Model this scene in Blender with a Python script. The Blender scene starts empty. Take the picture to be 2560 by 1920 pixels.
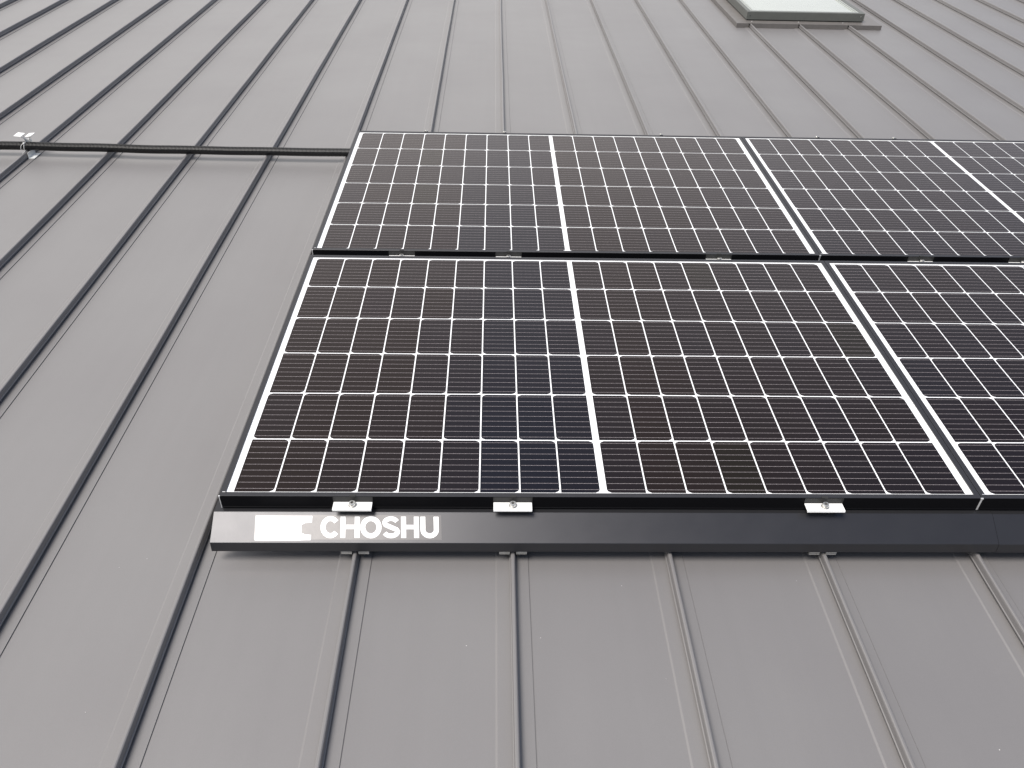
import bpy, bmesh, math, random
from mathutils import Matrix, Vector, Euler

S = bpy.context.scene
COL = S.collection
random.seed(7)

# ------------------------------------------------------------------ frame of reference
# Everything lying on the roof is laid out in millimetres on the pitched roof:
# x to the right, y up the slope, z away from the roof; SLOPE tips it into the world.
SLOPE = math.radians(17.0)
TILT = Matrix.Rotation(SLOPE, 4, 'X')
PAN = -142.0                  # roof sheet, below the top face of the modules
SEAM_X0, SEAM_P = -57.1, 361.95

# ------------------------------------------------------------------ camera
RIGHT = Vector((0.9996296803308512, -0.016630827826970916, 0.021538750368333373))
DOWN = Vector((0.007021292836033369, -0.6070789208312963, -0.794610524299103))
FWD = Vector((0.02629075214881457, 0.7944674942663005, -0.6067373376539076))
CAMP = Vector((612.78, -1306.78, 1321.24)) / 1000
cd = bpy.data.cameras.new('camera')
cam = bpy.data.objects.new('camera', cd)
COL.objects.link(cam)
m = Matrix((( RIGHT.x, -DOWN.x, -FWD.x, CAMP.x),
            ( RIGHT.y, -DOWN.y, -FWD.y, CAMP.y),
            ( RIGHT.z, -DOWN.z, -FWD.z, CAMP.z),
            (0, 0, 0, 1)))
cam.matrix_world = TILT @ m
cd.sensor_width = 36
cd.lens = 28.38
cd.clip_start = 0.05
cd.clip_end = 3000
S.camera = cam

# ------------------------------------------------------------------ sky and sun
SUN_DIR = (TILT.to_3x3() @ Vector((-0.33, -0.28, 0.90))).normalized()
el = math.asin(SUN_DIR.z)
az = math.atan2(SUN_DIR.x, SUN_DIR.y)
VEIL0, VEIL1, CLOUD = 0.15, 0.5, (5.9, 5.82, 5.78)
w = bpy.data.worlds.new("World")
S.world = w
w.use_nodes = True
nt = w.node_tree
bg = nt.nodes['Background']
sky = nt.nodes.new('ShaderNodeTexSky')
sky.sky_type = 'NISHITA'
sky.sun_disc = False
sky.sun_elevation = el
sky.sun_rotation = az
sky.dust_density = 2.0
sky.altitude = 100
# thin uneven cloud over the blue: a veil with drifting openings
tcw = nt.nodes.new('ShaderNodeTexCoord')
nz = nt.nodes.new('ShaderNodeTexNoise')
nz.inputs['Scale'].default_value = 1.6
nz.inputs['Detail'].default_value = 5
nz.inputs['Roughness'].default_value = 0.55
nt.links.new(tcw.outputs['Generated'], nz.inputs['Vector'])
mr = nt.nodes.new('ShaderNodeMapRange')
mr.inputs[1].default_value = 0.35
mr.inputs[2].default_value = 0.65
mr.inputs[3].default_value = VEIL0
mr.inputs[4].default_value = VEIL1
nt.links.new(nz.outputs['Fac'], mr.inputs[0])
mxw = nt.nodes.new('ShaderNodeMix')
mxw.data_type = 'RGBA'
mxw.inputs[7].default_value = (*CLOUD, 1)
# the blue opens up towards the right and behind the camera
dp = nt.nodes.new('ShaderNodeVectorMath')
dp.operation = 'DOT_PRODUCT'
dp.inputs[1].default_value = (-0.75, 0.6, 0.2)
nt.links.new(tcw.outputs['Generated'], dp.inputs[0])
ad = nt.nodes.new('ShaderNodeMath')
ad.operation = 'MULTIPLY_ADD'
ad.use_clamp = True
ad.inputs[1].default_value = 0.8
nt.links.new(dp.outputs['Value'], ad.inputs[0])
nt.links.new(mr.outputs[0], ad.inputs[2])
nt.links.new(ad.outputs[0], mxw.inputs[0])
dim = nt.nodes.new('ShaderNodeVectorMath')
dim.operation = 'MULTIPLY'
dim.inputs[1].default_value = (0.5, 0.52, 0.56)
nt.links.new(sky.outputs[0], dim.inputs[0])
nt.links.new(dim.outputs[0], mxw.inputs[6])
nt.links.new(mxw.outputs[2], bg.inputs[0])
bg.inputs[1].default_value = 0.13
sl = bpy.data.lights.new('sun', 'SUN')
sl.energy = 2.7
sl.angle = math.radians(26)
sl.color = (1.0, 0.95, 0.88)
so = bpy.data.objects.new('sun', sl)
COL.objects.link(so)
so.rotation_euler = SUN_DIR.to_track_quat('Z', 'Y').to_euler()
so.location = (0, 0, 20)
vs = S.view_settings
vs.view_transform = 'Standard'
vs.look = 'None'
vs.exposure = 0.70
vs.gamma = 1.0
vs.use_curve_mapping = False


# ------------------------------------------------------------------ materials
def mat(name, col, rough=0.5, metal=0.0, spec=0.5, noise=0.0, nscale=8.0, bump=0.0, bscale=400.0,
        rvar=0.0, coat=0.0, coat_r=0.1):
    M = bpy.data.materials.new(name)
    M.use_nodes = True
    t = M.node_tree
    b = t.nodes['Principled BSDF']
    b.inputs['Base Color'].default_value = (*col, 1)
    b.inputs['Roughness'].default_value = rough
    b.inputs['Metallic'].default_value = metal
    b.inputs['Specular IOR Level'].default_value = spec
    b.inputs['Coat Weight'].default_value = coat
    b.inputs['Coat Roughness'].default_value = coat_r
    tc = t.nodes.new('ShaderNodeTexCoord')
    src = tc.outputs['Object']
    if noise or rvar:
        n = t.nodes.new('ShaderNodeTexNoise')
        n.inputs['Scale'].default_value = nscale
        n.inputs['Detail'].default_value = 6
        n.inputs['Roughness'].default_value = 0.6
        t.links.new(src, n.inputs['Vector'])
        if noise:
            r = t.nodes.new('ShaderNodeMapRange')
            r.inputs[1].default_value = 0.3
            r.inputs[2].default_value = 0.7
            r.inputs[3].default_value = 1 - noise
            r.inputs[4].default_value = 1 + noise
            t.links.new(n.outputs['Fac'], r.inputs[0])
            v = t.nodes.new('ShaderNodeVectorMath')
            v.operation = 'SCALE'
            v.inputs[0].default_value = col
            t.links.new(r.outputs[0], v.inputs['Scale'])
            t.links.new(v.outputs[0], b.inputs['Base Color'])
        if rvar:
            r2 = t.nodes.new('ShaderNodeMapRange')
            r2.inputs[3].default_value = rough - rvar
            r2.inputs[4].default_value = rough + rvar
            t.links.new(n.outputs['Fac'], r2.inputs[0])
            t.links.new(r2.outputs[0], b.inputs['Roughness'])
    if bump:
        n2 = t.nodes.new('ShaderNodeTexNoise')
        n2.inputs['Scale'].default_value = bscale
        n2.inputs['Detail'].default_value = 3
        bp = t.nodes.new('ShaderNodeBump')
        bp.inputs['Strength'].default_value = bump
        bp.inputs['Distance'].default_value = 0.001
        t.links.new(src, n2.inputs['Vector'])
        t.links.new(n2.outputs['Fac'], bp.inputs['Height'])
        t.links.new(bp.outputs[0], b.inputs['Normal'])
    return M


def roof_mat():
    """satin painted steel: fine wrinkle-paint grain, broad colour drift, faint oil canning, pale dust specks"""
    M = bpy.data.materials.new('painted_steel')
    M.use_nodes = True
    t = M.node_tree
    b = t.nodes['Principled BSDF']
    b.inputs['Roughness'].default_value = 0.5
    b.inputs['Specular IOR Level'].default_value = 1.0
    tc = t.nodes.new('ShaderNodeTexCoord')
    geo = t.nodes.new('ShaderNodeNewGeometry')
    pos = geo.outputs['Position']

    def noise(scale, detail=4, vec=pos):
        n = t.nodes.new('ShaderNodeTexNoise')
        n.inputs['Scale'].default_value = scale
        n.inputs['Detail'].default_value = detail
        t.links.new(vec, n.inputs['Vector'])
        return n
    n1 = noise(2.2, 5)
    ramp = t.nodes.new('ShaderNodeValToRGB')
    e = ramp.color_ramp.elements
    e[0].position = 0.3
    e[0].color = (0.152, 0.145, 0.145, 1)
    e[1].position = 0.7
    e[1].color = (0.163, 0.157, 0.156, 1)
    t.links.new(n1.outputs['Fac'], ramp.inputs[0])
    # fine paint grain
    n2 = noise(900, 2)
    r = t.nodes.new('ShaderNodeMapRange')
    r.inputs[1].default_value = 0.3
    r.inputs[2].default_value = 0.7
    r.inputs[3].default_value = 0.94
    r.inputs[4].default_value = 1.06
    t.links.new(n2.outputs['Fac'], r.inputs[0])
    v = t.nodes.new('ShaderNodeVectorMath')
    v.operation = 'SCALE'
    t.links.new(ramp.outputs[0], v.inputs[0])
    t.links.new(r.outputs[0], v.inputs['Scale'])
    t.links.new(v.outputs[0], b.inputs['Base Color'])
    mp = t.nodes.new('ShaderNodeMapping')
    mp.inputs['Rotation'].default_value = (-SLOPE, 0, 0)
    mp.inputs['Scale'].default_value = (26, 0.9, 1)
    t.links.new(pos, mp.inputs['Vector'])
    ns = noise(1.0, 5, mp.outputs[0])
    rs_ = t.nodes.new('ShaderNodeMapRange')
    rs_.inputs[1].default_value = 0.3
    rs_.inputs[2].default_value = 0.7
    rs_.inputs[3].default_value = 0.985
    rs_.inputs[4].default_value = 1.015
    t.links.new(ns.outputs['Fac'], rs_.inputs[0])
    v2 = t.nodes.new('ShaderNodeVectorMath')
    v2.operation = 'SCALE'
    t.links.new(v.outputs[0], v2.inputs[0])
    t.links.new(rs_.outputs[0], v2.inputs['Scale'])
    t.links.new(v2.outputs[0], b.inputs['Base Color'])
    n3 = noise(1.7, 3)
    r3 = t.nodes.new('ShaderNodeMapRange')
    r3.inputs[3].default_value = 0.36
    r3.inputs[4].default_value = 0.46
    t.links.new(n3.outputs['Fac'], r3.inputs[0])
    t.links.new(r3.outputs[0], b.inputs['Roughness'])
    # bumps: wrinkle grain + oil canning
    n4 = noise(500, 2)
    b1 = t.nodes.new('ShaderNodeBump')
    b1.inputs['Strength'].default_value = 0.10
    b1.inputs['Distance'].default_value = 0.001
    t.links.new(n4.outputs['Fac'], b1.inputs['Height'])
    n5 = noise(3.5, 1)
    b2 = t.nodes.new('ShaderNodeBump')
    b2.inputs['Strength'].default_value = 0.4
    b2.inputs['Distance'].default_value = 0.008
    t.links.new(n5.outputs['Fac'], b2.inputs['Height'])
    t.links.new(b1.outputs[0], b2.inputs['Normal'])
    t.links.new(b2.outputs[0], b.inputs['Normal'])
    return M


def cell_mat(name, col, tint):
    """silicon half cell: nine bright ribbon wires with solder pads, near-black blue body, glass over it"""
    M = bpy.data.materials.new(name)
    M.use_nodes = True
    t = M.node_tree
    b = t.nodes['Principled BSDF']
    tc = t.nodes.new('ShaderNodeTexCoord')
    sp = t.nodes.new('ShaderNodeSeparateXYZ')
    t.links.new(tc.outputs['Object'], sp.inputs[0])

    def mth(op, a, bb=None, c=None):
        n = t.nodes.new('ShaderNodeMath')
        n.operation = op
        for i, x in enumerate((a, bb, c)):
            if x is None:
                continue
            if isinstance(x, (int, float)):
                n.inputs[i].default_value = x
            else:
                t.links.new(x, n.inputs[i])
        return n.outputs[0]
    # y: nine wires, pitch 20.2 mm;  x: pads every 14.5 mm
    fy = mth('FRACT', mth('MULTIPLY', sp.outputs['Y'], 9 / 0.1816))
    dy = mth('MULTIPLY', mth('ABSOLUTE', mth('SUBTRACT', fy, 0.5)), 0.1816 / 9)      # metres from the wire
    fx = mth('FRACT', mth('MULTIPLY_ADD', sp.outputs['X'], 1 / 0.0146, 0.6))
    pad = mth('LESS_THAN', mth('ABSOLUTE', mth('SUBTRACT', fx, 0.5)), 0.07)
    halfw = mth('MULTIPLY_ADD', pad, 0.0002, 0.00036)
    wire = mth('LESS_THAN', dy, halfw)
    inx = mth('LESS_THAN', mth('ABSOLUTE', mth('SUBTRACT', sp.outputs['X'], 0.0454)), 0.0425)
    wire = mth('MULTIPLY', wire, inx)
    n = t.nodes.new('ShaderNodeTexNoise')
    n.inputs['Scale'].default_value = 14
    n.inputs['Detail'].default_value = 3
    geo = t.nodes.new('ShaderNodeNewGeometry')
    t.links.new(geo.outputs['Position'], n.inputs['Vector'])
    mx = t.nodes.new('ShaderNodeMix')
    mx.data_type = 'RGBA'
    mx.inputs[6].default_value = (*col, 1)
    mx.inputs[7].default_value = (*tint, 1)
    t.links.new(n.outputs['Fac'], mx.inputs[0])
    m2 = t.nodes.new('ShaderNodeMix')
    m2.data_type = 'RGBA'
    m2.inputs[7].default_value = (0.32, 0.31, 0.33, 1)
    t.links.new(mx.outputs[2], m2.inputs[6])
    t.links.new(wire, m2.inputs[0])
    t.links.new(m2.outputs[2], b.inputs['Base Color'])
    b.inputs['Roughness'].default_value = 0.32
    b.inputs['Specular IOR Level'].default_value = 0.12
    mxc = max(tint)
    b.inputs['Specular Tint'].default_value = tuple(0.1 + 0.9 * q / mxc for q in tint) + (1,)
    b.inputs['Coat Weight'].default_value = 1.0
    b.inputs['Coat IOR'].default_value = 1.18
    b.inputs['Coat Tint'].default_value = (1.0, 0.95, 0.93, 1)
    dn = t.nodes.new('ShaderNodeTexNoise')
    dn.inputs['Scale'].default_value = 5
    dn.inputs['Detail'].default_value = 6
    t.links.new(geo.outputs['Position'], dn.inputs['Vector'])
    dr = t.nodes.new('ShaderNodeMapRange')
    dr.inputs[1].default_value = 0.3
    dr.inputs[2].default_value = 0.7
    dr.inputs[3].default_value = 0.10
    dr.inputs[4].default_value = 0.24
    t.links.new(dn.outputs['Fac'], dr.inputs[0])
    t.links.new(dr.outputs[0], b.inputs['Coat Roughness'])
    return M


M_ROOF = roof_mat()
M_SEAM = M_ROOF
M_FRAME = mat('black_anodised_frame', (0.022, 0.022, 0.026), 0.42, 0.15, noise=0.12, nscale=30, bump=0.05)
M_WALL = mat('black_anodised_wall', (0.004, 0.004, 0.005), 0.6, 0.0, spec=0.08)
M_BARE = mat('bare_aluminium_cut', (0.85, 0.85, 0.85), 0.35, 0.6, noise=0.1, nscale=200)
M_SHEET = mat('white_backsheet', (0.82, 0.83, 0.84), 0.4, 0, noise=0.02, nscale=40, coat=1.0, coat_r=0.15)
M_COVER = mat('dark_cover_aluminium', (0.043, 0.043, 0.047), 0.34, 0.6, noise=0.02, nscale=18, rvar=0.04, bump=0.04, bscale=600)
M_LETTER = mat('white_print_and_glare', (0.86, 0.86, 0.86), 0.45, 0, noise=0.01)
M_STICK = mat('clear_grey_film', (0.060, 0.058, 0.061), 0.32, 0.35, noise=0.12, nscale=70, rvar=0.06)
M_CLAMP = mat('silver_clamp', (0.86, 0.86, 0.85), 0.45, 0.0, noise=0.03, nscale=60)
M_UPR = mat('grey_clamp_upright', (0.03, 0.03, 0.03), 0.5, 0.0, spec=0.2, noise=0.08, nscale=60)
M_BOLT = mat('stainless_bolt', (0.62, 0.61, 0.58), 0.28, 0.9, noise=0.08, nscale=120)
M_DARK = mat('bolt_recess', (0.03, 0.03, 0.03), 0.6)
M_COND = mat('black_corrugated_plastic', (0.012, 0.012, 0.013), 0.4, 0, noise=0.25, nscale=60)
M_ZINC = mat('galvanised_steel', (0.74, 0.75, 0.74), 0.4, 0.25, noise=0.08, nscale=90)
M_TAB = mat('dull_steel_tab', (0.40, 0.40, 0.39), 0.4, 0.6, noise=0.12, nscale=90)
M_TIE = mat('white_cable_tie', (0.78, 0.78, 0.76), 0.45)
M_FLASH = mat('flashing_steel', (0.145, 0.135, 0.128), 0.42, 0.1, noise=0.08, nscale=25, bump=0.08)
M_SKYF = mat('skylight_frame_grey', (0.125, 0.13, 0.12), 0.45, 0.2, noise=0.07, nscale=20, bump=0.05)
M_TRIM = mat('skylight_trim', (0.40, 0.42, 0.40), 0.4, 0.3, noise=0.1, nscale=50)
M_PANE = mat('frosted_pane', (0.34, 0.37, 0.32), 0.25, 0, noise=0.08, nscale=4, coat=1.0, coat_r=0.08)
M_SPECK = mat('pale_grit', (0.75, 0.74, 0.72), 0.7)
M_GROUND = mat('gravel_yard', (0.16, 0.15, 0.13), 0.9, 0, noise=0.3, nscale=0.6)
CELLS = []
for _k in range(8):       # purple brown to blue: the sheen reflected in the panels painted into cell colour
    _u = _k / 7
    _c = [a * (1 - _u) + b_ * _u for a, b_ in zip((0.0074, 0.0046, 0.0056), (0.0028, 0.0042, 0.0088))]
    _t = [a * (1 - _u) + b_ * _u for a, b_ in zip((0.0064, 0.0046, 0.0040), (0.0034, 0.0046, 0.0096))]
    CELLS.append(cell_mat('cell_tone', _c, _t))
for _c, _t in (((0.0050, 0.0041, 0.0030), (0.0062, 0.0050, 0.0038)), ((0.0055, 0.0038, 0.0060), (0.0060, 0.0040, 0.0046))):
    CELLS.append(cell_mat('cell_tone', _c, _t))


# ------------------------------------------------------------------ mesh helpers (mm in, m out)
class MB:
    def __init__(self):
        self.v, self.f, self.mi, self.mats = [], [], [], []

    def face(self, pts, m=0):
        n = len(self.v)
        self.v += [(p[0] / 1000, p[1] / 1000, p[2] / 1000) for p in pts]
        self.f.append(tuple(range(n, n + len(pts))))
        self.mi.append(m)

    def poly(self, verts, faces, m=0):
        n = len(self.v)
        self.v += [(p[0] / 1000, p[1] / 1000, p[2] / 1000) for p in verts]
        for f in faces:
            self.f.append(tuple(n + i for i in f))
            self.mi.append(m)

    def box(self, x0, x1, y0, y1, z0, z1, m=0, c=0.0):
        if c <= 0:
            P = [(x0, y0, z0), (x1, y0, z0), (x1, y1, z0), (x0, y1, z0), (x0, y0, z1), (x1, y0, z1), (x1, y1, z1), (x0, y1, z1)]
            self.poly(P, [(0, 3, 2, 1), (4, 5, 6, 7), (0, 1, 5, 4), (1, 2, 6, 5), (2, 3, 7, 6), (3, 0, 4, 7)], m)
        else:       # chamfered top edges
            P = [(x0, y0, z0), (x1, y0, z0), (x1, y1, z0), (x0, y1, z0),
                 (x0, y0, z1 - c), (x1, y0, z1 - c), (x1, y1, z1 - c), (x0, y1, z1 - c),
                 (x0 + c, y0 + c, z1), (x1 - c, y0 + c, z1), (x1 - c, y1 - c, z1), (x0 + c, y1 - c, z1)]
            self.poly(P, [(0, 3, 2, 1), (0, 1, 5, 4), (1, 2, 6, 5), (2, 3, 7, 6), (3, 0, 4, 7),
                          (4, 5, 9, 8), (5, 6, 10, 9), (6, 7, 11, 10), (7, 4, 8, 11), (8, 9, 10, 11)], m)

    def extr_x(self, prof, x0, x1, m=0, closed=True, caps=True):
        """profile of (y, z) drawn along x"""
        n = len(prof)
        P = [(x0, p[0], p[1]) for p in prof] + [(x1, p[0], p[1]) for p in prof]
        F = [(i, (i + 1) % n, n + (i + 1) % n, n + i) for i in range(n if closed else n - 1)]
        if caps and closed:
            F += [tuple(range(n))[::-1], tuple(range(n, 2 * n))]
        self.poly(P, F, m)

    def extr_y(self, prof, y0, y1, m=0, closed=True, caps=True):
        """profile of (x, z) drawn along y"""
        n = len(prof)
        P = [(p[0], y0, p[1]) for p in prof] + [(p[0], y1, p[1]) for p in prof]
        F = [(i, (i + 1) % n, n + (i + 1) % n, n + i) for i in range(n if closed else n - 1)]
        if caps and closed:
            F += [tuple(range(n))[::-1], tuple(range(n, 2 * n))]
        self.poly(P, F, m)

    def cyl(self, c, r, h, n=20, m=0, r2=None):
        r2 = r if r2 is None else r2
        P = [(c[0] + r * math.cos(2 * math.pi * i / n), c[1] + r * math.sin(2 * math.pi * i / n), c[2]) for i in range(n)]
        P += [(c[0] + r2 * math.cos(2 * math.pi * i / n), c[1] + r2 * math.sin(2 * math.pi * i / n), c[2] + h) for i in range(n)]
        F = [(i, (i + 1) % n, n + (i + 1) % n, n + i) for i in range(n)] + [tuple(range(n))[::-1], tuple(range(n, 2 * n))]
        self.poly(P, F, m)

    def tube(self, pts, r, n=6, m=0):
        rings = []
        for i, p in enumerate(pts):
            p = Vector(p)
            a = Vector(pts[max(i - 1, 0)])
            b = Vector(pts[min(i + 1, len(pts) - 1)])
            d = (b - a).normalized()
            u = d.cross(Vector((0, 0, 1)))
            if u.length < 1e-3:
                u = d.cross(Vector((0, 1, 0)))
            u.normalize()
            v = d.cross(u)
            rings.append([p + r * (math.cos(2 * math.pi * k / n) * u + math.sin(2 * math.pi * k / n) * v) for k in range(n)])
        P = [q for R in rings for q in R]
        F = []
        for i in range(len(pts) - 1):
            for k in range(n):
                F.append((i * n + k, i * n + (k + 1) % n, (i + 1) * n + (k + 1) % n, (i + 1) * n + k))
        F += [tuple(range(n))[::-1], tuple(range((len(pts) - 1) * n, len(pts) * n))]
        self.poly(P, F, m)

    def mesh(self, name, mats, smooth=False):
        me = bpy.data.meshes.new(name)
        me.from_pydata(self.v, [], self.f)
        for x in mats:
            me.materials.append(x)
        me.polygons.foreach_set('material_index', self.mi)
        bm = bmesh.new()
        bm.from_mesh(me)
        bmesh.ops.recalc_face_normals(bm, faces=bm.faces)
        bm.to_mesh(me)
        bm.free()
        if smooth:
            me.polygons.foreach_set('use_smooth', [True] * len(me.polygons))
        me.update()
        return me


def link(name, data, parent=None, loc=(0, 0, 0), rot=None):
    """loc in mm; top-level objects are tipped with the roof"""
    o = bpy.data.objects.new(name, data)
    COL.objects.link(o)
    L = Vector(loc) / 1000
    R = (rot or Euler((0, 0, 0))).to_matrix().to_4x4()
    if parent is None:
        o.matrix_world = TILT @ Matrix.Translation(L) @ R
    else:
        o.parent = parent
        o.matrix_local = Matrix.Translation(L) @ R
    return o


def part(name, mb, mats, parent, loc=(0, 0, 0), smooth=False, rot=None):
    if not isinstance(mats, (list, tuple)):
        mats = [mats]
    return link(name, mb.mesh(name, mats, smooth), parent, loc, rot)


def tag(o, label=None, cat=None, group=None, kind=None):
    if label:
        o['label'] = label
    if cat:
        o['category'] = cat
    if group:
        o['group'] = group
    if kind:
        o['kind'] = kind
    return o


def bevel(o, wid, seg=2, ang=40):
    md = o.modifiers.new('bevel', 'BEVEL')
    md.width = wid / 1000
    md.segments = seg
    md.limit_method = 'ANGLE'
    md.angle_limit = math.radians(ang)
    return o


# ------------------------------------------------------------------ ground far below the eaves
gm = MB()
gm.face([(-400000, -400000, -5500), (400000, -400000, -5500), (400000, 400000, -5500), (-400000, 400000, -5500)])
g = bpy.data.objects.new('ground', gm.mesh('ground', [M_GROUND]))
COL.objects.link(g)
tag(g, kind='structure')

# ------------------------------------------------------------------ the standing seam roof
Y0, Y1 = -2600.0, 8600.0
N0, N1 = -11, 18
roof = link('roof', None)
tag(roof, kind='structure')
P = SEAM_P
pan = MB()
up = 1.8
prof = [(0, up), (35.2, up), (35.5, -0.9), (37.0, -0.9), (37.3, 0), (P - 40.5, 0), (P - 36.5, up), (P, up)]
ysl = [Y0 + (Y1 - Y0) * i / 16 for i in range(17)]
n = len(prof)
V = [(p[0], y, p[1]) for y in ysl for p in prof]
F = [(j * n + i, j * n + i + 1, (j + 1) * n + i + 1, (j + 1) * n + i) for j in range(16) for i in range(n - 1)]
pan.poly(V, F)
pan_me = pan.mesh('roof_panel', [M_ROOF])
sp_ = [(-4, up - 3), (-4, 9.5), (-7.6, 9.0), (-8.0, 10.0), (-7.6, 11.0), (-5.8, 12.0), (-5.0, 24.5), (-3.9, 27.2), (-1.8, 28.4),
       (1.8, 28.4), (3.9, 27.2), (5.0, 24.5), (5.8, 12.0), (7.6, 11.0), (8.0, 10.0), (7.6, 9.0), (4, 9.5), (4, up - 3)]


def make_seam(seed):
    rr = random.Random(seed)
    ph = [rr.uniform(0, 6.28) for _ in range(6)]
    ys = [Y0 + (Y1 - Y0) * i / 90 for i in range(91)]
    n_ = len(sp_)
    V_ = []
    for y in ys:
        wx = 0.7 * math.sin(y / 410 + ph[0]) + 0.45 * math.sin(y / 173 + ph[1]) + rr.uniform(-0.12, 0.12)
        wz = 0.35 * math.sin(y / 290 + ph[2]) + 0.2 * math.sin(y / 121 + ph[3])
        for (x_, z_) in sp_:
            k_ = z_ / 28.4
            V_.append((x_ + wx * k_, y, z_ + wz * k_))
    F_ = [(j_ * n_ + i_, j_ * n_ + (i_ + 1) % n_, (j_ + 1) * n_ + (i_ + 1) % n_, (j_ + 1) * n_ + i_) for j_ in range(90) for i_ in range(n_)]
    b_ = MB()
    b_.poly(V_, F_)
    return b_.mesh('seam', [M_SEAM])


seam_mes = [make_seam(k) for k in range(4)]
for i in range(N0, N1):
    link('roof_panel', pan_me, roof, (SEAM_X0 + i * P, 0, PAN))
for i in range(N0, N1 + 1):
    link('seam', seam_mes[i % 4], roof, (SEAM_X0 + i * P, 0, PAN))
# ridge cap, back slope and eave edge (outside the frame, so that the roof ends as a roof does)
xa, xb = SEAM_X0 + N0 * P, SEAM_X0 + N1 * P
rc = MB()
rc.extr_x([(Y1 - 160, PAN + 26), (Y1 - 160, PAN + 30), (Y1 + 40, PAN + 62), (Y1 + 250, PAN - 70), (Y1 + 250, PAN - 76)], xa, xb)
part('ridge_cap', rc, M_FLASH, roof)
bs = MB()
bs.face([(xa, Y1, PAN), (xb, Y1, PAN), (xb, Y1 + 5000, PAN - 3200), (xa, Y1 + 5000, PAN - 3200)])
part('back_slope', bs, M_ROOF, roof)
ev = MB()
ev.extr_x([(Y0 - 6, PAN + 4), (Y0 - 6, PAN - 180), (Y0 + 4, PAN - 180), (Y0 + 4, PAN - 2), (Y0 + 30, PAN - 2), (Y0 + 30, PAN + 4)], xa, xb)
part('eave_trim', ev, M_FLASH, roof)

# ------------------------------------------------------------------ solar modules
KX = 1.0163
W, H, GY = 1752.0, 1134.0, 37.6
FW, WS, CP, CG, CW = 12 * KX, 16.5 * KX, 92 * KX, 3.5 * KX, 16.3 * KX
CELL_W = CP - CG
ROWP = 183.4
ROW_TOP = 1113.0          # upper edge of the first row
CELL_H = ROWP - 3.9
ZC = -3.0
ch = 11.0


def cell_mesh(side, mt):
    b = MB()
    w_, h_ = CELL_W, CELL_H
    if side == 'L':
        o = [(0, ch), (2.2, ch * 0.42), (ch * 0.95, 0), (w_, 0), (w_, h_), (ch * 0.95, h_), (2.2, h_ - ch * 0.42), (0, h_ - ch)]
    else:
        o = [(0, 0), (w_ - ch * 0.95, 0), (w_ - 2.2, ch * 0.42), (w_, ch), (w_, h_ - ch), (w_ - 2.2, h_ - ch * 0.42), (w_ - ch * 0.95, h_), (0, h_)]
    k = len(o)
    b.poly([(x, y, 0) for x, y in o] + [(x, y, -0.3) for x, y in o],
           [tuple(range(k))] + [(i, (i + 1) % k, k + (i + 1) % k, k + i) for i in range(k)])
    return b.mesh('cell', [mt])


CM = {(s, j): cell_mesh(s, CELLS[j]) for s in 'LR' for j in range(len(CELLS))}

fr = MB()
# top lip, four mitred bars; outer wall; inner wall; bottom flange with a small outward bead
fw = 12 * KX
for (ax, ay, bx, by, cx, cy, dx, dy) in (
        (0, 0, W, 0, W - fw, 12, fw, 12), (W, 0, W, H, W - fw, H - 12, W - fw, 12),
        (W, H, 0, H, fw, H - 12, W - fw, H - 12), (0, H, 0, 0, fw, 12, fw, H - 12)):
    dxn, dyn = bx - ax, by - ay
    L = math.hypot(dxn, dyn)
    nx, ny = -dyn / L, dxn / L          # inward
    tx, ty = dxn / L, dyn / L
    rows = [(0.0, -0.7), (0.7, 0.0), (fw if dyn else 12, 0.0), (fw if dyn else 12, ZC - 0.2)]
    P_ = []
    for (o, z) in rows:
        P_ += [(ax + nx * o + tx * o, ay + ny * o + ty * o, z), (bx + nx * o - tx * o, by + ny * o - ty * o, z)]
    fr.poly(P_, [(2 * i, 2 * i + 1, 2 * i + 3, 2 * i + 2) for i in range(3)], 0)
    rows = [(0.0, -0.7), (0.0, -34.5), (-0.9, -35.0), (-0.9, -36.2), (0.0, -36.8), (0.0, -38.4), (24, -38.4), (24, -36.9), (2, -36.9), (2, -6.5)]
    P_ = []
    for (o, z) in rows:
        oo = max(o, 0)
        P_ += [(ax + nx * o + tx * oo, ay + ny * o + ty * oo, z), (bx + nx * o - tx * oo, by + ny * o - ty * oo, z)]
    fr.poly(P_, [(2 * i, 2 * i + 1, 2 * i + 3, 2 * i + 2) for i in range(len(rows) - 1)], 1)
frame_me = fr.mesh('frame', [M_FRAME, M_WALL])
bk = MB()
bk.box(2.2, W - 2.2, 2.2, H - 2.2, ZC - 4.0, ZC - 0.35)
back_me = bk.mesh('backsheet', [M_SHEET])
# bare sawn mitre edges that show at the front corners
ck = MB()
ck.box(-0.5, 1.3, -1.1, 0.8, -37.5, -0.9)
ck.box(-0.8, 2.4, -1.5, 1.0, -3.6, 0.15)
corner_me = ck.mesh('mitre_edge', [M_BARE])
ck2 = MB()
ck2.box(W - 1.3, W + 0.4, -1.1, 0.8, -37.5, -0.9)
ck2.box(W - 2.4, W + 0.4, -1.5, 1.0, -3.6, 0.15)
corner2_me = ck2.mesh('mitre_edge', [M_BARE])
jm = MB()
jm.box(5.0, fw - 0.5, 11.4, 13.0, 0.02, 0.5)  # bright strip painted in for the highlight at the glass corner
joint_me = jm.mesh('joint_highlight', [M_BARE])


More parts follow.
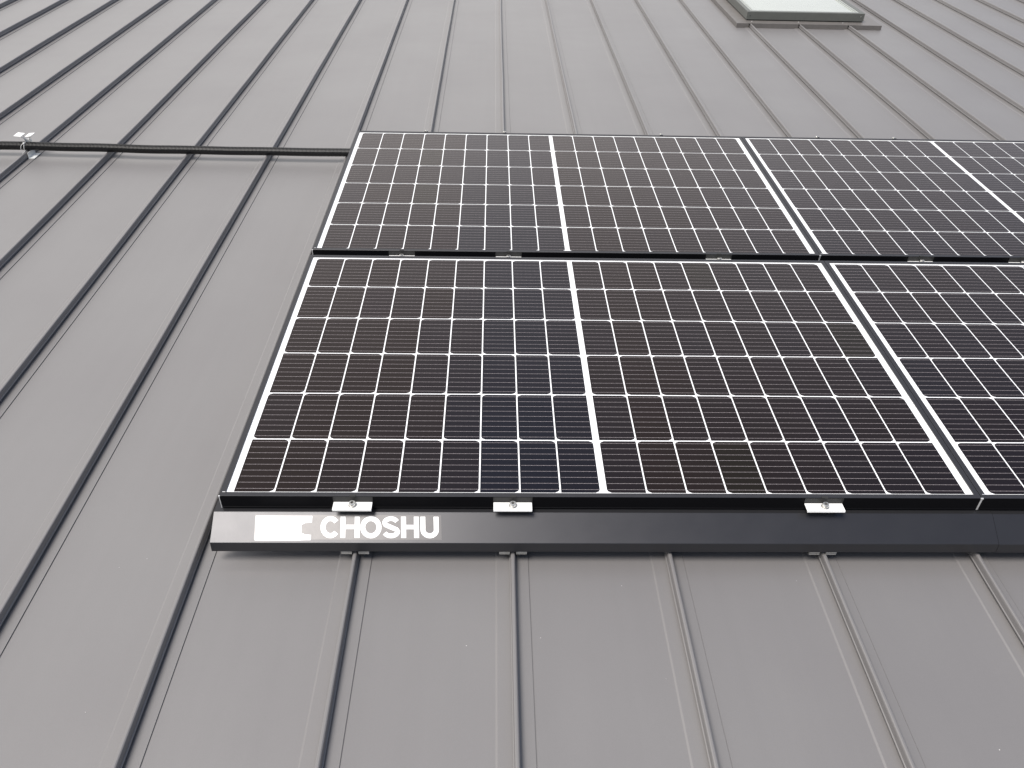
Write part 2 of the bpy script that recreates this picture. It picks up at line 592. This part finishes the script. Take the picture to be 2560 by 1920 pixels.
def module(x, y, label, tone):
    t = link('solar_panel', None, None, (x, y, 0))
    tag(t, label, 'solar panel', 'solar panels mounted in two rows on the roof')
    link('frame', frame_me, t)
    link('backsheet', back_me, t)
    link('mitre_edge', corner_me, t)
    link('mitre_edge', corner2_me, t)
    link('corner_highlight', joint_me, t)
    for half in (0, 1):
        x0 = FW + WS + half * (9 * CP - CG + CW)
        for c in range(9):
            for r in range(6):
                left = (r % 2 == 0) == (half == 0)
                if tone['flip']:
                    left = not left if half == 0 else not left
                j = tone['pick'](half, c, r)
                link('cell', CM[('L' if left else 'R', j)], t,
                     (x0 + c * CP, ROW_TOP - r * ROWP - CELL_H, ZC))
    return t


rnd = random.Random(11)


def tone_of(table):  # table: how much of the painted blue sheen each column of cells carries
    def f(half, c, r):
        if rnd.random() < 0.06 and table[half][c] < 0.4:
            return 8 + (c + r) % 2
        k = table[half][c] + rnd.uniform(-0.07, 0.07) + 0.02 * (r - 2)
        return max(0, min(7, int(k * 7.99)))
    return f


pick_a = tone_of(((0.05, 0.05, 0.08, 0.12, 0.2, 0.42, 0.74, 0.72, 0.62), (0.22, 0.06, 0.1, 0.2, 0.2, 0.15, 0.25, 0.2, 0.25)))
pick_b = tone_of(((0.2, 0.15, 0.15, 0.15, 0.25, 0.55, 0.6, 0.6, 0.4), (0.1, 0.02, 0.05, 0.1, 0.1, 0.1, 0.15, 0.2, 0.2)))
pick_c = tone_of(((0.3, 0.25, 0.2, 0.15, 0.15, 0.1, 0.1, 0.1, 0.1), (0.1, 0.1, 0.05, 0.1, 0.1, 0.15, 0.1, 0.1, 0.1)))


XO, YO = W + 1.3, H + GY
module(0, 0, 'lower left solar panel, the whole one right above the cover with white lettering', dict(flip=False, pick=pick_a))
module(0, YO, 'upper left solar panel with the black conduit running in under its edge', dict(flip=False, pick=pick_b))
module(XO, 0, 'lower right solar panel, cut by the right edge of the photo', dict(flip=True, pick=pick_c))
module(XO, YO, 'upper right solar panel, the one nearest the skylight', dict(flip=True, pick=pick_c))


# ------------------------------------------------------------------ module clamps
def clamp(x, y, label, back=False):
    t = link('panel_clamp', None, None, (x, y, 0), Euler((0, 0, math.pi if back else 0)))
    tag(t, label, 'clamp', 'silver clamps holding the solar panels')
    return t


def clamp_parts(t):
    b = MB()
    b.box(-44, 44, -27, -2.2, -19, -16)
    b.box(-44, 44, -27, -24.5, -21.5, -19.002)
    bevel(part('base_plate', b, M_CLAMP, t), 0.6, 1)
    b = MB()
    b.box(-45, 45, -2.0, -1.1, -16, -1.2)
    b.box(-7, 7, -2.2, 3.5, 0.3, 1.5)
    b.box(-7, 7, -2.2, -1.15, -1.2, 0.29)
    part('upright', b, M_UPR, t)
    b = MB()
    b.box(-30, 30, -9, -5, -41.2, -19.2)
    part('leg', b, M_UPR, t)
    b = MB()
    hx = [(3.4 * math.cos(math.pi / 3 * k), 3.4 * math.sin(math.pi / 3 * k)) for k in range(6)]
    nseg = 24
    R = [7.4, 7.4, 6.7]
    Z = [0, 7.4, 8.3]
    V = []
    for rr, zz in zip(R, Z):
        V += [(rr * math.cos(2 * math.pi * k / nseg), rr * math.sin(2 * math.pi * k / nseg), zz) for k in range(nseg)]
    inner = [(3.7 * math.cos(2 * math.pi * k / nseg), 3.7 * math.sin(2 * math.pi * k / nseg), 8.3) for k in range(nseg)]
    deep = [(3.5 * math.cos(2 * math.pi * k / nseg), 3.5 * math.sin(2 * math.pi * k / nseg), 3.6) for k in range(nseg)]
    V += inner + deep
    F = []
    for lv in range(4):
        F += [(lv * nseg + k, lv * nseg + (k + 1) % nseg, (lv + 1) * nseg + (k + 1) % nseg, (lv + 1) * nseg + k) for k in range(nseg)]
    b.poly(V, F, 0)
    b.poly(deep, [tuple(range(nseg))], 1)
    b.cyl((0, 0, -1.9), 9.2, 1.9, 24, 0)
    part('bolt', b, [M_BOLT, M_DARK], t, (0, -14, -14.0))


protoc = None
front = [(301, 'silver clamp under the lower left panel, just above the letter C'),
         (665, 'silver clamp under the lower left panel, second from the left, right of the lettering'),
         (1384, 'silver clamp under the lower left panel, nearest the joint in the covers')]
mid = [(305, 'silver clamp between the panel rows, leftmost in the dark gap'),
       (671, 'silver clamp between the panel rows, second from the left'),
       (1399, 'silver clamp between the panel rows, just left of the panel joint'),
       (2108, 'silver clamp between the panel rows, just right of the panel joint'),
       (2466, 'silver clamp between the panel rows, cut by the right photo edge')]
top = [(312, 'tiny bolt and clamp above the upper left panel, leftmost of all'),
       (668, 'tiny bolt and clamp above the upper left panel, second from the left'),
       (1385, 'tiny bolt and clamp above the upper left panel, nearest the panel joint'),
       (2108, 'tiny bolt and clamp above the upper right panel, the left one'),
       (2466, 'tiny bolt and clamp above the upper right panel, the right one')]
lst = [(x, 0, s, False) for x, s in front]
lst += [(x, YO, s, False) for x, s in mid]
lst += [(x, YO + H, s, True) for x, s in top]
proto_children = None
for k, (x, y, lab, back) in enumerate(lst):
    t = clamp(x, y, lab, back)
    if k == 0:
        clamp_parts(t)
        proto_children = list(t.children)
    else:
        for c0 in proto_children:
            c = c0.copy()
            COL.objects.link(c)
            c.parent = t
            if back and c0.name.startswith('bolt'):
                c.location = Vector((0, -13, -7)) / 1000
            elif y > 0 and not back and c0.name.split('.')[0] in ('base_plate', 'bolt'):
                c.location.z -= 0.0014

# ------------------------------------------------------------------ front cover under the lowest row
TOPE, MIDE, BOTE = (-10, -42), (-69, -78), (-72, -103)
prof = [(26, -41.5), (-9.6, -41.5), (-11, -42.2), (-69.6, -77.9), (-70.4, -78.9), (-73.2, -103), (-60, -105), (-60, -103.6),
        (-71.6, -101.9), (-69.0, -79.3), (-68.6, -78.9), (-10.4, -43.4), (26, -43.0)]
cv = MB()
cv.extr_x(prof, -16, 1787.2)
c1 = part('front_cover', cv, M_COVER, None)
tag(c1, 'long dark metal cover with white CHOSHU lettering, below the lower left solar panel', 'cover', 'dark covers along the bottom edge of the panels')
cv = MB()
cv.extr_x([(a, b - 0.8) for a, b in prof], 1788.4, 3560)
c2 = part('front_cover', cv, M_COVER, None)
tag(c2, 'plain dark metal cover at the right edge of the photo, continuing the lettered one', 'cover', 'dark covers along the bottom edge of the panels')

# sticker and letters on the sloping face: s runs along x, q down the face from its top edge
fd = Vector((0, -58.7, -35.8)).normalized()
fn = Vector((0, -35.8, 58.7)).normalized()
fo = Vector((0, -10.9, -42.15))


def face_pt(s, q, h):
    p = fo + fd * q + fn * h
    return (s + 0.055 * (q - 8), p.y, p.z)


def slab(b, poly, h0, h1, m=0):
    k = len(poly)
    P_ = [face_pt(s, q, h1) for s, q in poly] + [face_pt(s, q, h0) for s, q in poly]
    b.poly(P_, [tuple(range(k))] + [(i, (i + 1) % k, k + (i + 1) % k, k + i) for i in range(k)], m)


sb = MB()
slab(sb, [(78, 5.5), (501, 5.5), (501, 62), (78, 62)], -0.1, 0.25)
stick = part('sticker', sb, M_STICK, c1)


def ribbon(pts, wd):
    """closed outline of a stroke of width wd along pts"""
    Lf, Rt = [], []
    for i, p in enumerate(pts):
        a = pts[max(i - 1, 0)]
        b_ = pts[min(i + 1, len(pts) - 1)]
        dx, dy = b_[0] - a[0], b_[1] - a[1]
        L_ = math.hypot(dx, dy)
        nx, ny = -dy / L_, dx / L_
        Lf.append((p[0] + nx * wd / 2, p[1] + ny * wd / 2))
        Rt.append((p[0] - nx * wd / 2, p[1] - ny * wd / 2))
    return Lf, Rt


def stroke(b, pts, wd, h0=0.25, h1=0.6):
    Lf, Rt = ribbon(pts, wd)
    for i in range(len(pts) - 1):
        slab(b, [Lf[i], Lf[i + 1], Rt[i + 1], Rt[i]], h0, h1)


def arc(cx, cy, rx, ry, a0, a1, n=20):
    return [(cx + rx * math.cos(math.radians(a0 + (a1 - a0) * i / n)), cy + ry * math.sin(math.radians(a0 + (a1 - a0) * i / n))) for i in range(n + 1)]


QT, QB = 8.6, 58.4
QM = (QT + QB) / 2
SW = 11.2


def add_letter(fn_):
    b = MB()
    fn_(b)
    part('letter', b, M_LETTER, stick)  # also carries the painted glare block ahead of the C


def L_glare_block(b):     # glare over the first letters painted as a white block, notched at right
    for poly in ([(80, 8), (184, 8), (184, 64), (80, 64)],
                 [(184, 8), (208, 8), (207.2, 23), (192, 24.5), (184, 29)],
                 [(184, 47), (193, 50.5), (206.2, 51.5), (205.5, 63.3), (184, 63.6)]):
        slab(b, poly, 0.25, 0.6)


def L_C(b):
    stroke(b, arc(249, QM, 17.2, 19.6, 318, 42, 30), SW)


def L_H(x0, x1):
    def f(b):
        slab(b, [(x0, QT + 0.6), (x0 + SW, QT + 0.6), (x0 + SW, QB - 0.6), (x0, QB - 0.6)], 0.25, 0.6)
        slab(b, [(x1 - SW, QT + 0.6), (x1, QT + 0.6), (x1, QB - 0.6), (x1 - SW, QB - 0.6)], 0.25, 0.6)
        slab(b, [(x0 + SW, QM - 5.4), (x1 - SW, QM - 5.4), (x1 - SW, QM + 4.4), (x0 + SW, QM + 4.4)], 0.25, 0.6)
    return f


def L_O(b):
    stroke(b, arc(341, QM, 18.4, 19.6, 0, 361, 36), SW)


def L_S(b):
    cx = 386.5
    w_ = 15.0
    pts = arc(cx, QT + 15.6, w_ - 0.5, 10.4, -22, -180, 12)
    pts += [(cx - w_ + 2.5, QT + 19.6), (cx - 7, QM - 3.0), (cx + 6, QM + 2.6), (cx + w_ - 2.5, QB - 19.6)]
    pts += arc(cx, QB - 15.6, w_ + 0.3, 10.4, 0, 158, 12)
    stroke(b, pts, 10.4)


def L_U(b):
    x0, x1 = 453.5, 495
    slab(b, [(x0, QT + 0.6), (x0 + SW, QT + 0.6), (x0 + SW, QB - 19), (x0, QB - 19)], 0.25, 0.6)
    slab(b, [(x1 - SW, QT + 0.6), (x1, QT + 0.6), (x1, QB - 19), (x1 - SW, QB - 19)], 0.25, 0.6)
    stroke(b, arc((x0 + x1) / 2, QB - 19.2, (x1 - x0 - SW) / 2, 13.6, 180, 0, 16), SW)


arcC = L_C
for f_ in (L_glare_block, lambda b: stroke(b, arc(249.3, QM, 16.6, 19.4, -38, -322, 30), SW), L_H(272, 315.5), L_O, L_S, L_H(409.5, 450), L_U):
    add_letter(f_)

# ------------------------------------------------------------------ seam brackets under the cover
bx = [(307, 'under the letters C and H'), (667, 'second from the left'), (1384, 'nearest the joint in the covers')]
bproto = None
for k, (x, s) in enumerate(bx):
    t = link('seam_bracket', None, None, (x, -66, -107))
    tag(t, 'bracket with two steel tabs below the dark cover, ' + s, 'bracket', 'seam brackets below the cover')
    if k == 0:
        for a, c_ in ((-32, -8), (7, 31)):
            b = MB()
            b.box(a, c_, -7, 60, -0.6, 2.2)
            b.box(a, c_, -7, 60, -5.5, -3.0)
            part('tab', b, M_TAB, t)
        b = MB()
        b.box(-15, -9.6, 0, 58, -20.5, -0.61)
        b.box(9.6, 15, 0, 58, -20.5, -0.61)
        part('jaw', b, M_UPR, t)
        bproto = list(t.children)
    else:
        for c0 in bproto:
            c = c0.copy()
            COL.objects.link(c)
            c.parent = t

# ------------------------------------------------------------------ corrugated conduit
path = [(612.8 + (px - 612.8) * 1.0064, -1306.8 + (py + 1306.8) * 1.0064, pz - 9) for px, py, pz in [(-3900, 2302, -86), (-3200, 2306, -86), (-2600, 2302, -86), (-2000, 2294, -85.5), (-1615, 2288, -86), (-1254, 2280, -86),
        (-891, 2267, -86), (-441, 2262.5, -86), (-51, 2262, -86), (260, 2262, -86)]]


def interp(x):
    for a, b_ in zip(path, path[1:]):
        if a[0] <= x <= b_[0]:
            u = (x - a[0]) / (b_[0] - a[0])
            u = u * u * (3 - 2 * u)
            return a[1] + (b_[1] - a[1]) * u, a[2] + (b_[2] - a[2]) * u
    return path[-1][1:]


cb = MB()
pitch = 6.1
nr = 14
V, F = [], []
x = path[0][0]
ring = 0
# between seams the tube sags a little
while x < path[-1][0]:
    yy, zz = interp(x)
    ph = ((x - SEAM_X0) / SEAM_P) % 1.0
    sag = -1.0 * math.sin(math.pi * ph) ** 2
    for (dx, r) in ((0, 15.6), (1.5, 15.6), (2.3, 19.0), (4.8, 19.0), (5.7, 15.6)):
        for k in range(nr):
            a = 2 * math.pi * k / nr
            V.append((x + dx, yy + r * math.cos(a), zz + sag + r * math.sin(a)))
        ring += 1
    x += pitch
for i in range(ring - 1):
    for k in range(nr):
        F.append((i * nr + k, i * nr + (k + 1) % nr, (i + 1) * nr + (k + 1) % nr, (i + 1) * nr + k))
cb.poly(V, F)
cond = part('conduit', cb, M_COND, None)
tag(cond, 'black corrugated conduit lying across the roof seams into the upper left panel', 'conduit')

# ------------------------------------------------------------------ conduit clip on the seam
cx, cy = SEAM_X0 - 4 * SEAM_P, 2306
t = link('conduit_clip', None, None, (cx, cy, PAN))
tag(t, 'pale metal clip with two raised square plates holding the conduit on a seam', 'clip')
b = MB()
for s in (-1, 1):
    b.box(min(s * 10, s * 37), max(s * 10, s * 37), -38, 26, 2.4, 5.0)
    b.box(min(s * 9.4, s * 11.6), max(s * 9.4, s * 11.6), -34, 30, 2.4, 27)
b.box(-11.6, 11.6, 20, 30, 26, 28.5)
part('base', b, M_ZINC, t)
b = MB()
b.box(-9, 9, 22.5, 27, 28.6, 70)
b.box(-14, 14, 21.5, 28, 60, 71)
part('post', b, M_ZINC, t)
b = MB()
for s in (-1, 1):
    for yy in (10, 34):
        b.tube([(s * 8, 24, 68), (s * 22, yy - 4, 92)], 1.6, 6)
part('strut', b, M_ZINC, t)
for s in (-1, 1):
    b = MB()
    x0, x1 = (-40, -9) if s < 0 else (9, 36)
    zl, zr = (95, 92) if s < 0 else (92, 95)
    b.poly([(x0, -8, zl), (x1, -8, zr), (x1, 36, zr), (x0, 36, zl), (x0, -8, zl + 1.8), (x1, -8, zr + 1.8), (x1, 36, zr + 1.8), (x0, 36, zl + 1.8)],
           [(0, 3, 2, 1), (4, 5, 6, 7), (0, 1, 5, 4), (1, 2, 6, 5), (2, 3, 7, 6), (3, 0, 4, 7)])
    part('plate', b, M_TIE, t)
tie = link('cable_tie', None, None, (cx, cy, PAN))
tag(tie, 'thin white cable tie looped round the black conduit at the clip', 'cable tie')
b = MB()
zc = 44
b.tube([(-8 + 5 * math.sin(a * 0.9), 3 + 20.3 * math.cos(a), zc + 20.3 * math.sin(a)) for a in [math.radians(d) for d in range(-60, 301, 12)]], 1.3, 6)
part('loop', b, M_TIE, tie)
b = MB()
b.tube([(-4, -9, zc + 19), (-12, -15, zc + 16), (-17, -20, zc + 8), (-19, -22.5, zc - 5), (-19.5, -22.0, zc - 16)], 0.9, 6)
b.box(-8, -1, -14, -7, zc + 17, zc + 22)
part('tail', b, M_TIE, tie)

# ------------------------------------------------------------------ skylight
sk = link('skylight', None)
tag(sk, 'grey framed roof window with a pale frosted pane at the top of the photo', 'skylight')
ZT = -112
fx0, fx1, fy0, fy1 = 2375, 3436, 4889, 6250
bx0, bx1, by0, by1 = 2461, 3326, 4972, 6120
b = MB()
# flashing: top sheet as four strips, front skirt in pieces between the seams
b.box(fx0, fx1, fy0, by0 + 20, ZT - 1.5, ZT)
edges = [fx0] + [e for i in (7, 8, 9) for e in (SEAM_X0 + i * P - 13, SEAM_X0 + i * P + 12)] + [fx1]
for k in range(0, len(edges), 2):
    b.box(edges[k], edges[k + 1], fy0 + 0.1, fy0 + 2, PAN + 2.2, ZT - 1.51)
    b.box(edges[k], edges[k + 1], fy0 - 5, fy0 + 2.1, PAN + 2.0, PAN + 3.2)
part('front_flashing', b, M_FLASH, sk)
b = MB()
b.box(fx0, bx0 + 10, by0 + 20.5, by1, ZT - 1.7, ZT - 0.2)
b.box(fx0, fx0 + 2, fy0 + 2.2, by1, PAN + 2.2, ZT - 1.72)
part('side_flashing', b, M_FLASH, sk)
b = MB()
b.box(bx1 - 10, fx1, by0 + 20.5, by1, ZT - 1.7, ZT - 0.2)
b.box(fx1 - 2, fx1, fy0 + 2.2, by1, PAN + 2.2, ZT - 1.72)
part('side_flashing', b, M_FLASH, sk)
b = MB()
b.box(fx0, fx1, by1 + 0.5, fy1, ZT - 1.5, ZT + 1)
part('rear_flashing', b, M_FLASH, sk)
b = MB()
b.box(bx0 + 6, bx1 - 6, by0 + 6, by1 - 6, ZT - 1, -104)
part('curb', b, M_DARK, sk)
b = MB()     # sash: four bars standing on the curb
b.box(bx0, bx1, by0, by0 + 30, -104, -50, c=2)
b.box(bx0, bx0 + 30, by0 + 30.3, by1 - 30.3, -103, -49.5, c=2)
b.box(bx1 - 30, bx1, by0 + 30.3, by1 - 30.3, -103, -49.5, c=2)
b.box(bx0, bx1, by1 - 30, by1, -104, -50, c=2)
part('sash', b, M_SKYF, sk)
b = MB()
for (o, zz) in ((32, -51.5), (50, -53.0)):
    b.box(bx0 + o, bx1 - o, by0 + o, by0 + o + 10, zz - 8, zz, c=1.5)
    b.box(bx0 + o, bx0 + o + 10, by0 + o + 10.2, by1 - o - 10.2, zz - 8.2, zz - 0.2, c=1.5)
    b.box(bx1 - o - 10, bx1 - o, by0 + o + 10.2, by1 - o - 10.2, zz - 8.2, zz - 0.2, c=1.5)
    b.box(bx0 + o, bx1 - o, by1 - o - 10, by1 - o, zz - 8, zz, c=1.5)
part('glazing_trim', b, M_TRIM, sk)
b = MB()
b.box(bx0 + 42, bx1 - 42, by0 + 42, by1 - 42, -68, -58)
part('pane', b, M_PANE, sk)
for (px, pz) in ((bx0 + 24, -78), (bx1 - 26, -72)):
    b = MB()
    b.cyl((0, 0, 0), 3.2, 2.4, 12)
    part('screw', b, M_BOLT if px > 3000 else M_DARK, sk, (px, by0 - 0.2, pz), rot=Euler((math.pi / 2, 0, 0)))
for px in (2500, 2842, 3170):
    b = MB()
    b.cyl((0, 0, 0), 4.5, 2.2, 12, r2=3)
    part('rivet', b, M_BOLT, sk, (px, fy0 + 62, ZT))

# ------------------------------------------------------------------ grit on the sheets and a smear of dust on the first panel
b = MB()
rs = random.Random(3)
for _ in range(22):
    x, y = rs.uniform(-900, 2200), rs.uniform(-900, -60)
    r_ = rs.uniform(0.4, 1.1)
    z = PAN + 2.0
    b.poly([(x + r_ * math.cos(a), y + r_ * math.sin(a), z) for a in (0, 1.3, 2.5, 3.8, 5)] + [(x, y, z + r_ * 0.8)],
           [(i, (i + 1) % 5, 5) for i in range(5)])
gr = part('grit', b, M_SPECK, None)
tag(gr, 'tiny pale specks of grit scattered on the roof sheets', 'grit', kind='stuff')
